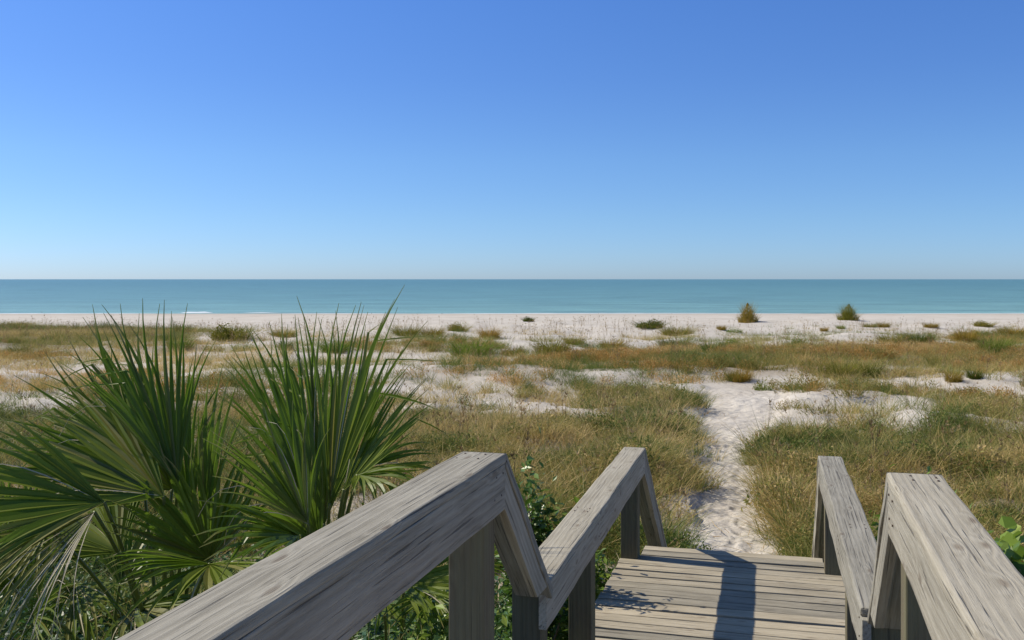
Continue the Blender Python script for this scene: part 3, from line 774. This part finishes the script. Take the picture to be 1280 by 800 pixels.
# ------------------------------------------------------------------ single clumps on the beach
def dome_part(r, n=1700):
    lobes = [(r.uniform(-.26, .26), r.uniform(-.26, .26), r.uniform(.20, .34), r.uniform(.45, .98)) for _ in range(5)]
    def smp(k):
        out = np.zeros((k, 3)); L = np.array(lobes)[r.integers(0, 5, k)]
        d = r.normal(0, 1, (k, 3)); d[:, 2] = np.abs(d[:, 2]); d /= np.linalg.norm(d, axis=1)[:, None]; d *= (r.uniform(.2, 1.15, k) ** .5)[:, None]
        out[:, 0] = L[:, 0] + d[:, 0] * L[:, 2]; out[:, 1] = L[:, 1] + d[:, 1] * L[:, 2]; out[:, 2] = d[:, 2] * L[:, 3] * .85
        return out
    return join([leaves(n, r, .08, smp, up=0), blades(420, r, .42, .25, .9, .014, .35, .3, 3)])
def tuft_part(r):
    return join([blades(520, r, .34, .35, .95, .013, .28, .35, 3), blades(420, r, .46, .15, .6, .014, .3, .4, 3)])
def spire_part(r):
    lean = r.uniform(-.1, .1); sd = int(r.integers(99))
    def smp(k):
        z = r.random(k) ** 1.35; a = r.random(k) * 2 * np.pi
        w = np.clip((1 - z) ** .85 * .52 * (.72 + .56 * fbm(a, z * 3, 1.1, 2, sd)), .02, 1); q = r.uniform(.05, 1, k) ** .45
        return np.stack([np.cos(a) * w * q + lean * z, np.sin(a) * w * q, z * .82], 1)
    return join([leaves(900, r, .06, smp, up=0), blades(520, r, .44, .12, .48, .013, .3, .4, 3), blades(380, r, .20, .4, .9, .012, .2, .25, 3), blades(60, r, .08, .8, 1.12, .010, .14, .10, 3)])
def mat_part(r):
    def smp(k):
        a = r.random(k) * 2 * np.pi; q = np.sqrt(r.random(k)); 
        return np.stack([np.cos(a) * q * .5, np.sin(a) * q * .5, (1 - q ** 2) * r.uniform(.2, 1, k)], 1)
    return join([leaves(420, r, .09, smp), blades(120, r, .45, .3, .9, .018, .2, .3, 3)])
PR = {k: [proto(k, fn(r1), G_CLUMP) for _ in range(3)] for k, fn in (('dome', dome_part), ('tuft', tuft_part), ('spire', spire_part), ('mat', mat_part))}
GRN, OLV, BRN, GRY, DRK = (.72, 1.0, .6, 1), (.95, .92, .65, 1), (1.25, .95, .6, 1), (.85, .9, .9, 1), (.42, .55, .3, 1)
CL = [
 (935, 403, 28, 27, 'spire', (1.4, 1.08, .8, 1), 'bush', 'tall olive brown bush on open sand, its top crossing the sea, left one of two'),
 (1060, 400, 29, 22, 'spire', (1.1, 1.05, .7, 1), 'bush', 'pointed green bush on open sand, its tip crossing the sea, right one of two'),
 (812, 410, 42, 13, 'dome', DRK, 'bush', 'dark green flat dome bush on bare beach just behind an olive clump'),
 (846, 419, 46, 16, 'tuft', OLV, 'grass clump', 'olive grass clump touching the right side of the dark dome bush'),
 (845, 434, 50, 17, 'tuft', GRY, 'grass clump', 'grey green grass clump in front of the olive clump by the dark dome bush'),
 (660, 402, 17, 8, 'dome', DRK, 'bush', 'tiny dark dome bush alone on the beach close to the water'),
 (573, 414, 28, 13, 'dome', OLV, 'bush', 'small rounded green bush at the top edge of the grass, left of a brown clump'),
 (612, 422, 30, 18, 'tuft', BRN, 'grass clump', 'brown grass clump at the top edge of the grass, right of a rounded green bush'),
 (508, 420, 40, 18, 'tuft', OLV, 'grass clump', 'olive grass clump just right of the palmetto tips'),
 (540, 421, 34, 16, 'tuft', BRN, 'grass clump', 'tan green grass clump left of the small rounded green bush'),
 (590, 444, 66, 26, 'tuft', GRN, 'grass clump', 'wide green grass clump below the rounded green bush'),
 (690, 443, 50, 26, 'tuft', OLV, 'grass clump', 'wide olive clump at the left end of the rusty band'),
 (640, 443, 34, 14, 'tuft', BRN, 'grass clump', 'low tan clump between two wide green clumps'),
 (765, 435, 36, 15, 'tuft', BRN, 'grass clump', 'low brown clump on sand at the top of the rusty band'),
 (718, 430, 30, 12, 'tuft', OLV, 'grass clump', 'low olive clump with bare stalks on sand left of a brown clump'),
 (902, 412, 14, 8, 'tuft', BRN, 'grass clump', 'small pale tuft on beach, left of a flat green mat'),
 (918, 415, 24, 7, 'mat', GRN, 'plant', 'flat green mat on beach below the tall olive brown bush'),
 (912, 434, 32, 13, 'dome', GRN, 'bush', 'bright green low bush at the top edge of the rusty band'),
 (969, 452, 40, 17, 'tuft', GRY, 'grass clump', 'grey green clump with dark right side inside the rusty band'),
 (994, 434, 30, 15, 'dome', GRN, 'bush', 'rounded green bush on the upper edge of the rusty band, right of the brighter one'),
 (1030, 414, 12, 8, 'tuft', BRN, 'grass clump', 'tiny brownish tuft alone on beach below the pair of tall bushes'),
 (1051, 411, 12, 7, 'tuft', GRN, 'grass clump', 'tiny green tuft on beach directly under the pointed bush'),
 (1087, 409, 18, 7, 'tuft', GRY, 'grass clump', 'low grey tuft on beach right of the pointed bush'),
 (1104, 409, 18, 9, 'tuft', BRN, 'grass clump', 'small brown tuft with upright stems beside a low grey tuft'),
 (1164, 409, 20, 8, 'tuft', BRN, 'grass clump', 'small brown tuft on beach above two wide dark clumps'),
 (1113, 429, 38, 17, 'tuft', OLV, 'grass clump', 'wide olive clump above the rusty band, left of its darker neighbour'),
 (1147, 430, 42, 19, 'tuft', DRK, 'grass clump', 'wide dark clump above the rusty band, right of its olive neighbour'),
 (1207, 428, 30, 23, 'tuft', BRN, 'grass clump', 'upright brown grass clump on sand near the right edge'),
 (1243, 440, 42, 27, 'tuft', GRN, 'grass clump', 'tall green grass clump in front of sand near the right edge'),
 (1230, 408, 26, 9, 'dome', OLV, 'bush', 'low green bush by the water at far right'),
 (1268, 421, 44, 18, 'tuft', BRN, 'grass clump', 'tan grass clump cut by the right edge of the view'),
 (1168, 458, 20, 15, 'tuft', OLV, 'grass clump', 'small upright olive tuft in the right part of the rusty band'),
 (1050, 471, 52, 28, 'tuft', OLV, 'grass clump', 'broad olive clump at the lower edge of the rusty band'),
 (1086, 472, 42, 26, 'tuft', DRK, 'grass clump', 'broad dark clump joined to the olive one at the lower edge of the rusty band'),
 (1192, 477, 24, 20, 'tuft', BRN, 'grass clump', 'rusty tuft on white sand below the band, left of a dark green tuft'),
 (1218, 473, 22, 18, 'tuft', DRK, 'grass clump', 'dark green tuft on white sand right of a rusty tuft'),
 (954, 487, 24, 11, 'mat', GRN, 'plant', 'small green plant alone on white sand by the path'),
 (925, 476, 32, 20, 'tuft', BRN, 'grass clump', 'tan clump at the top of the path where the rusty band ends'),
 (290, 424, 56, 24, 'dome', OLV, 'bush', 'large rounded olive bush on sand seen between the two palmettos'),
 (306, 437, 36, 11, 'mat', GRN, 'plant', 'flat green plant below the large rounded olive bush'),
 (268, 438, 30, 10, 'mat', OLV, 'plant', 'flat olive plant down left of the large rounded bush'),
 (226, 437, 34, 22, 'tuft', GRN, 'grass clump', 'green clump behind the right edge of the left palmetto'),
 (354, 421, 36, 13, 'tuft', OLV, 'grass clump', 'low olive clump left of the right palmetto tips'),
 (357, 437, 20, 16, 'tuft', DRK, 'grass clump', 'small dark clump below a low olive clump left of the right palmetto'),
 (418, 440, 44, 20, 'tuft', GRN, 'grass clump', 'green clump seen through the right palmetto leaves'),
 (24, 443, 30, 18, 'tuft', GRY, 'grass clump', 'dark grey green clump at the far left edge of the sand'),
]
for (px, py, w, h, ty, colr, cat, lab) in CL:
    X, Y, Z = hit(px, py)
    me = random.choice(PR[ty])
    name = {'bush': 'bush', 'plant': 'low_plant', 'grass clump': 'grass_clump'}[cat]
    o = bpy.data.objects.new(name, me); C.objects.link(o)
    wm = w / F * Y; hm = h / F * Y
    o.location = (X, Y, Z - .03); o.scale = (wm * .95, wm * .85, hm * 1.12); o.rotation_euler = (0, 0, random.uniform(0, 6.28)) if abs(wm * .88 - wm * .8) < .3 else (0, 0, 0)
    o.color = colr
    props(o, lab, cat, {'bush': 'bushes standing on the beach sand', 'plant': 'flat plants on the sand', 'grass clump': 'grass clumps on the dunes'}[cat])

# ------------------------------------------------------------------ palmettos
def tube(pts, radii, k=6):
    V = []; Fc = []
    for i, p in enumerate(pts):
        d = (pts[min(i + 1, len(pts) - 1)] - pts[max(i - 1, 0)]).normalized()
        s = d.cross(Vector((.3, .1, 1)) if abs(d.z) < .9 else Vector((1, 0, 0))).normalized(); u = s.cross(d)
        for j in range(k):
            a = 2 * math.pi * j / k; V.append(p + (s * math.cos(a) + u * math.sin(a)) * radii[i])
    for i in range(len(pts) - 1):
        for j in range(k): Fc.append((i * k + j, i * k + (j + 1) % k, (i + 1) * k + (j + 1) % k, (i + 1) * k + j))
    Fc.append(tuple(range(k))[::-1]); Fc.append(tuple(range((len(pts) - 1) * k, len(pts) * k)))
    return V, Fc
def leaflet_mesh(d, nrm, side, L, spacing, droop, rr, slim=1.0):
    """one pleated segment: starts at the hastula, joined half way, free and tapering beyond"""
    n = 8; V = []; al = []; ac = []
    g = Vector((0, 0, -1)); p = Vector((0, 0, 0)); dd = d.copy(); step = L / n
    curl = rr.uniform(-.12, .12); kink = rr.uniform(.55, .8) if rr.random() < .14 else 9
    for i in range(n + 1):
        t = i / n
        if t < .42: w = 2 * math.sin(spacing / 2) * (t * L) * .60 + .004
        else: w = (2 * math.sin(spacing / 2) * (.42 * L) * .60 + .004) * max(0.03, (1 - ((t - .42) / .58) ** 1.15))
        w *= slim
        if i == n: w = .0012
        sd = (nrm.cross(dd)).normalized()
        nn = dd.cross(sd).normalized()
        fold = w * (.45 + .25 * (t > .5))
        V += [p - sd * w + nn * fold * .5, p - nn * fold * .5, p + sd * w + nn * fold * .5]
        al += [t] * 3; ac += [0, .5, 1]
        dd = (dd + g * droop * (t ** 2) * .55 + sd * curl * t + (g * .9 if t >= kink and t < kink + .13 else g * 0)).normalized()
        p = p + dd * step
    Fc = []
    for i in range(n):
        a = i * 3; Fc += [(a, a + 1, a + 4, a + 3), (a + 1, a + 2, a + 5, a + 4)]
    return V, Fc, al, ac
def frond(parent, base, hub, aim, L, span, n, face, mat=None, droop=.25, dry=.06, seed=0, dead_stalk=False, thin=1.0):
    """base: crown point, hub: hastula, aim: direction of the middle segment, face: leaf normal (rough)"""
    rr = random.Random(seed)
    base = Vector(base); hub = Vector(hub); aim = Vector(aim).normalized(); face = Vector(face)
    nrm = (face - aim * face.dot(aim)).normalized(); side = nrm.cross(aim).normalized()
    fo = empty('frond', hub - parent.location, parent)
    # petiole
    mid = (base + hub) / 2 + Vector((0, 0, .12)) * (hub - base).length
    pts = []
    for i in range(8):
        t = i / 7; pts.append((base * (1 - t) ** 2 + mid * 2 * t * (1 - t) + hub * t * t) - hub)
    V, Fc = tube(pts, [.015 - .007 * i / 7 for i in range(8)], 6)
    st = mesh_obj('stalk', V, Fc, P_STALK if not dead_stalk else P_DRY, fo, True, {'along': [0] * len(V), 'across': [0] * len(V)})
    n = int(n * (1.0 if L > .6 else .85)); sp = span / n
    for i in range(n):
        ph = -span / 2 + sp * (i + .5) + rr.uniform(-.3, .3) * sp
        u = abs(ph) / (span / 2)
        # fan is slightly folded along its midrib (costapalmate)
        d = (aim * math.cos(ph) + side * math.sin(ph) + nrm * (.30 * abs(math.sin(ph)) + rr.uniform(-.06, .06))).normalized()
        Ls = L * (1 - .32 * u ** 2.2) * rr.uniform(.93, 1.05)
        dr = droop * rr.uniform(.4, 1.5)
        mt = mat or P_GREEN; nm = 'leaflet'
        x = rr.random()
        if x < dry: mt = P_DRY; dr = rr.uniform(.9, 2.2)
        elif x < dry * 2.2 and mat is None: mt = P_YEL
        V, Fc, al, ac = leaflet_mesh(d, nrm, side, Ls, sp * 1.06, dr, rr, .20 if mt is P_DRY else thin)
        o = mesh_obj('leaflet', V, Fc, mt, fo, False, {'along': al, 'across': ac})
        if mt is P_DRY and mat is not P_DRY: o['label'] = 'dry pale leaf blade'
    return fo
def at(px, py, Y):        # a point at a chosen distance seen at a pixel of the photograph
    return Vector(((px - 640) / F * Y, Y, CAMZ - (py - HORIZ) / F * Y))
def aimv(hub, px, py, Y): return at(px, py, Y) - hub
def palmetto(base_xy, label, fr, trunk_h=.35, name='palmetto'):
    bx, by = base_xy; g = gz(bx, by)
    pr = empty(name, (bx, by, g)); props(pr, label, 'palm', 'palmettos beside the boardwalk')
    crown = Vector((bx, by, g + trunk_h))
    pts = [Vector((0, 0, -.2)), Vector((.02, 0, trunk_h * .4)), Vector((0, .02, trunk_h)), Vector((0, .02, trunk_h + .12))]
    V, Fc = tube(pts, [.11, .10, .085, .04], 9)
    tr = mesh_obj('trunk', V, Fc, P_TRUNK, pr, True)
    rr = random.Random(int(bx * 100))
    bt = []
    for i in range(16):            # old leaf boots round the trunk
        a = i * 2.4; z = trunk_h * (.15 + .85 * i / 16); dv = Vector((math.cos(a), math.sin(a), 0))
        Vb, Fb = tube([dv * .07 + Vector((0, 0, z - .05)), dv * .12 + Vector((0, 0, z + .05)), dv * .16 + Vector((0, 0, z + .14 + rr.random() * .06))], [.03, .024, .008], 5)
        mesh_obj('leaf_boot', Vb, Fb, P_TRUNK, tr)
    for k, (hp, tip, L, span, n, face, kw) in enumerate(fr):
        hub = at(*hp); aim = aimv(hub, *tip)
        off = Vector((rr.uniform(-.05, .05), rr.uniform(-.05, .05), rr.uniform(-.05, .05)))
        frond(pr, crown + off, hub, aim, L, R(span), n, face, seed=k * 31 + int(bx * 10), **kw)
    return pr
up = (0, -.2, 1)
palmetto((-2.0, 5.6), 'large green palmetto with wide fans at the left edge of the view', [
    ((215, 612, 5.2), (70, 475, 5.5), 1.16, 80, 32, (-.45, -.75, .5), dict(droop=.10)),
    ((222, 605, 4.9), (160, 415, 5.2), 1.05, 50, 26, (.55, -.75, .2), dict(droop=.06)),
    ((240, 650, 5.1), (212, 450, 5.3), .86, 34, 12, (.8, -.55, .1), dict(droop=.04)),
    ((205, 620, 4.8), (40, 560, 5.0), 1.02, 92, 34, (-.1, -.65, .75), dict(droop=.20)),
    ((130, 628, 4.6), (-60, 625, 4.4), .90, 96, 26, (.1, -.6, .8), dict(droop=.35, dry=.06)),
    ((255, 660, 5.0), (266, 500, 5.1), .84, 24, 7, (.75, -.65, .1), dict(droop=.03)),
    ((262, 700, 4.9), (215, 600, 4.9), .62, 150, 34, (.2, -.75, .6), dict(droop=.25)),
    ((262, 705, 4.6), (230, 740, 4.2), .60, 150, 28, (.1, -.5, .85), dict(droop=.55, dry=.08)),
    ((118, 640, 4.5), (20, 740, 4.2), .90, 74, 24, (-.2, -.6, .75), dict(droop=.75, mat=P_YEL, dry=.45, thin=.55)),
    ((60, 660, 4.8), (-30, 720, 4.5), .8, 90, 26, (-.1, -.6, .8), dict(droop=.7, dry=.2, thin=.6)),
    ((150, 690, 5.3), (60, 620, 5.7), .85, 120, 30, (0, -.6, .75), dict(droop=.25)),
    ((180, 610, 5.6), (90, 500, 6.0), 1.0, 80, 28, (-.2, -.85, .4), dict(droop=.15)),
], .30)
palmetto((-1.15, 5.7), 'green palmetto with tall upright fans just behind the left handrail', [
    ((405, 655, 5.2), (415, 450, 5.4), 1.20, 40, 20, (.35, -.9, .05), dict(droop=.03)),
    ((412, 630, 4.9), (462, 440, 5.0), 1.12, 42, 18, (-.55, -.8, .05), dict(droop=.02)),
    ((392, 650, 5.0), (345, 460, 5.2), 1.02, 40, 18, (.5, -.8, .2), dict(droop=.05)),
    ((395, 640, 5.5), (360, 460, 5.7), 1.12, 50, 20, (.2, -.9, .2), dict(droop=.05)),
    ((430, 612, 4.8), (510, 500, 4.9), .66, 58, 18, (-.65, -.7, .15), dict(droop=.04)),
    ((385, 655, 4.7), (320, 560, 4.7), .66, 80, 22, (.3, -.6, .7), dict(droop=.25, dry=.12)),
    ((375, 670, 4.6), (310, 670, 4.3), .60, 80, 20, (.2, -.5, .8), dict(droop=.4)),
    ((447, 594, 4.7), (500, 606, 4.5), .36, 100, 16, (.1, -.3, .9), dict(droop=.8)),
    ((440, 590, 5.1), (500, 575, 5.2), .50, 90, 18, (-.2, -.6, .8), dict(droop=.2)),
    ((400, 680, 4.9), (350, 640, 4.8), .5, 110, 22, (.1, -.7, .6), dict(droop=.2)),
], .42)
palmetto((-.75, 6.2), 'small palmetto low behind the left handrail between the posts', [
    ((505, 728, 5.4), (590, 700, 5.3), .55, 130, 26, (.1, -.7, .7), dict(droop=.35)),
    ((520, 715, 6.0), (480, 640, 6.2), .62, 130, 26, (.1, -.8, .5), dict(droop=.25)),
    ((540, 740, 5.6), (560, 800, 5.2), .50, 130, 24, (.1, -.5, .85), dict(droop=.5)),
    ((480, 750, 5.6), (430, 760, 5.3), .55, 120, 22, (.1, -.5, .85), dict(droop=.4)),
    ((560, 705, 6.2), (630, 660, 6.4), .50, 120, 24, (.1, -.7, .6), dict(droop=.3, dry=.12)),
], .15)
palmetto((-2.75, 6.6), 'low palmetto at the bottom left corner with dry hanging blades', [
    ((60, 700, 5.6), (-40, 660, 5.4), .7, 130, 28, (0, -.6, .8), dict(droop=.4, dry=.12)),
    ((95, 730, 5.3), (60, 830, 4.8), .7, 120, 30, (-.1, -.6, .8), dict(droop=.7, dry=.2, thin=.6)),
    ((40, 770, 5.0), (70, 700, 4.9), .6, 140, 30, (.1, -.6, .8), dict(droop=.5, dry=.15, thin=.6)),
    ((150, 730, 5.9), (200, 660, 6.2), .55, 130, 26, (.1, -.6, .75), dict(droop=.35, dry=.08)),
    ((170, 760, 5.2), (240, 780, 4.9), .6, 120, 24, (.1, -.5, .85), dict(droop=.5, dry=.1)),
    ((20, 740, 5.2), (-20, 640, 5.2), .7, 120, 24, (.1, -.7, .7), dict(droop=.3, dry=.1)),
], .12)

# ------------------------------------------------------------------ leafy shrubs by the boardwalk
def shrub(name, label, cx, cy, rx, ry, h, n, size, mat=G_BUSH, round_=False, cat='shrub', seed=1, z0=None):
    r = np.random.default_rng(seed); g = gz(cx, cy) if z0 is None else z0
    ro = empty(name, (cx, cy, g)); props(ro, label, cat, 'leafy shrubs beside the boardwalk')
    rr = random.Random(seed); V = []; Fc = []; tips = []
    for i in range(14):
        a = rr.uniform(0, 6.28); q = math.sqrt(rr.random()); e = Vector((math.cos(a) * rx * q * .85, math.sin(a) * ry * q * .85, h * (1 - .45 * q * q) * rr.uniform(.7, 1.0)))
        m_ = e * .5 + Vector((rr.uniform(-.1, .1), rr.uniform(-.1, .1), h * .08))
        v, f = tube([Vector((0, 0, -.1)) + e * .05, m_ * .6, m_ * 1.05, e], [.014, .011, .008, .004], 5)
        o0 = len(V); V += v; Fc += [tuple(k + o0 for k in ff) for ff in f]; tips.append((m_, e))
    mesh_obj('stems', V, Fc, P_TRUNK, ro, True)
    def smp(k):
        out = np.zeros((k, 3))
        for j in range(k):
            m_, e = tips[int(r.integers(len(tips)))]; t = r.uniform(.1, 1.08)
            p = np.array(m_) * (1 - t) + np.array(e) * t
            out[j] = p + r.normal(0, 1, 3) * np.array([rx, ry, h * .7]) * .17
        out[:, 2] = np.abs(out[:, 2]); return out
    V2, F2, T2 = leaves(n, r, size, smp, up=.6, round_=round_)
    if round_:
        lp = V2.reshape(n, 6, 3)
        for j in range(n):
            c = lp[j].mean(0)
            o = mesh_obj('leaf', [tuple(q - c) for q in lp[j]], [tuple(range(6))], mat, ro, False, {'tone': T2[j * 6:(j + 1) * 6]}); o.location = c
    else:
        f = mesh_obj('foliage', V2, F2, mat, ro, False, {'tone': T2})
    return ro
def on_la(l, a): 
    v = bw(l, a, 0); return v.x, v.y
X, Y = on_la(-1.74, 7.8); shrub('leafy_shrub', 'bright green leafy shrub seen under the lower left handrail beside the deck', X, Y, .30, .62, 1.12, 3600, .085, seed=3)
X, Y = on_la(-1.74, 7.0); shrub('leafy_shrub', 'dark glossy shrub rising behind the top left rail corner', X, Y, .30, .36, 1.55, 3400, .08, mat=G_DARK, seed=4)
X, Y = on_la(-1.75, 5.1); shrub('leafy_shrub', 'yellow green leafy shrub seen between the two left posts', X, Y, .50, .7, .95, 2800, .075, seed=5)
X, Y = on_la(-1.70, 9.0); shrub('leafy_shrub', 'low green shrub behind the far left post of the lower deck', X, Y, .35, .4, .9, 1300, .07, seed=6)
X, Y = on_la(1.05, 8.6); shrub('leafy_shrub', 'green shrub seen between the two right handrails', X, Y, .42, .6, 1.50, 2200, .08, seed=7)
X, Y = on_la(1.95, 8.7); shrub('sea_grape', 'round leaved green shrub behind the right handrail at the right edge', X, Y, .60, .65, 1.35, 260, .15, round_=True, seed=8)
X, Y = on_la(.85, 10.2); shrub('leafy_shrub', 'low bright green plant at the foot of the right steps', X, Y, .35, .45, .6, 900, .07, seed=9)

# low leafy creeper covering the ground by the palmettos
def leafpatch(r):
    def smp(k): return np.stack([r.normal(0, .16, k), r.normal(0, .16, k), np.abs(r.normal(0, .10, k)) + .02], 1)
    return leaves(60, r, .065, smp, up=.8)
P_creep = [proto('creeper', leafpatch(r1), G_LEAF) for _ in range(6)]
x = r1.uniform(-6, 4, 9000); y = r1.uniform(2.0, 11, 9000); l, a = to_la(x, y)
keep = (((l < -1.3) & (a < 9.5)) | ((l > .6) & (a < 9.5))) & (r1.random(9000) < .25 + .75 * sstep(.4, .6, fbm(x, y, 1.0, 3, 44)))
x, y = x[keep], y[keep]; z = ground(x, y)
scatter('creeper', P_creep, np.stack([x, y, z], 1), r1.uniform(.6, 1.5, len(x)), np.clip(r1.normal(.42, .2, len(x)), 0, 1), 'low leafy green creeper covering the ground by the palmettos', 'creeper')
# grass between the near plants
x = r1.uniform(-7, 5, 5200); y = r1.uniform(3, 10, 5200); l, a = to_la(x, y)
keep = (((l < -1.5)) | ((l > .8))) & (r1.random(5200) < .55)
x, y = x[keep], y[keep]; z = ground(x, y)
scatter('undergrowth', P_grass, np.stack([x, y, z - .02], 1), r1.uniform(.45, .9, len(x)), np.clip(r1.normal(.32, .2, len(x)), 0, 1), 'green grass growing between the palmettos and the boardwalk', 'grass')
# fallen dead stem
p0 = Vector(hit(102, 672)); p1 = Vector(hit(185, 668))
dlt = p1 - p0
V, Fc = tube([Vector((0, 0, 0)), dlt * .3 + Vector((0, 0, .05)), dlt * .65 + Vector((0, .03, .03)), dlt + Vector((0, 0, .09))], [.035, .045, .04, .018], 8)
o = mesh_obj('dead_stem', V, Fc, BARK, None, True); o.location = p0 + Vector((0, 0, .22)); 
props(o, 'pale dead palm stem lying in the greenery behind the left palmetto', 'dead stem')
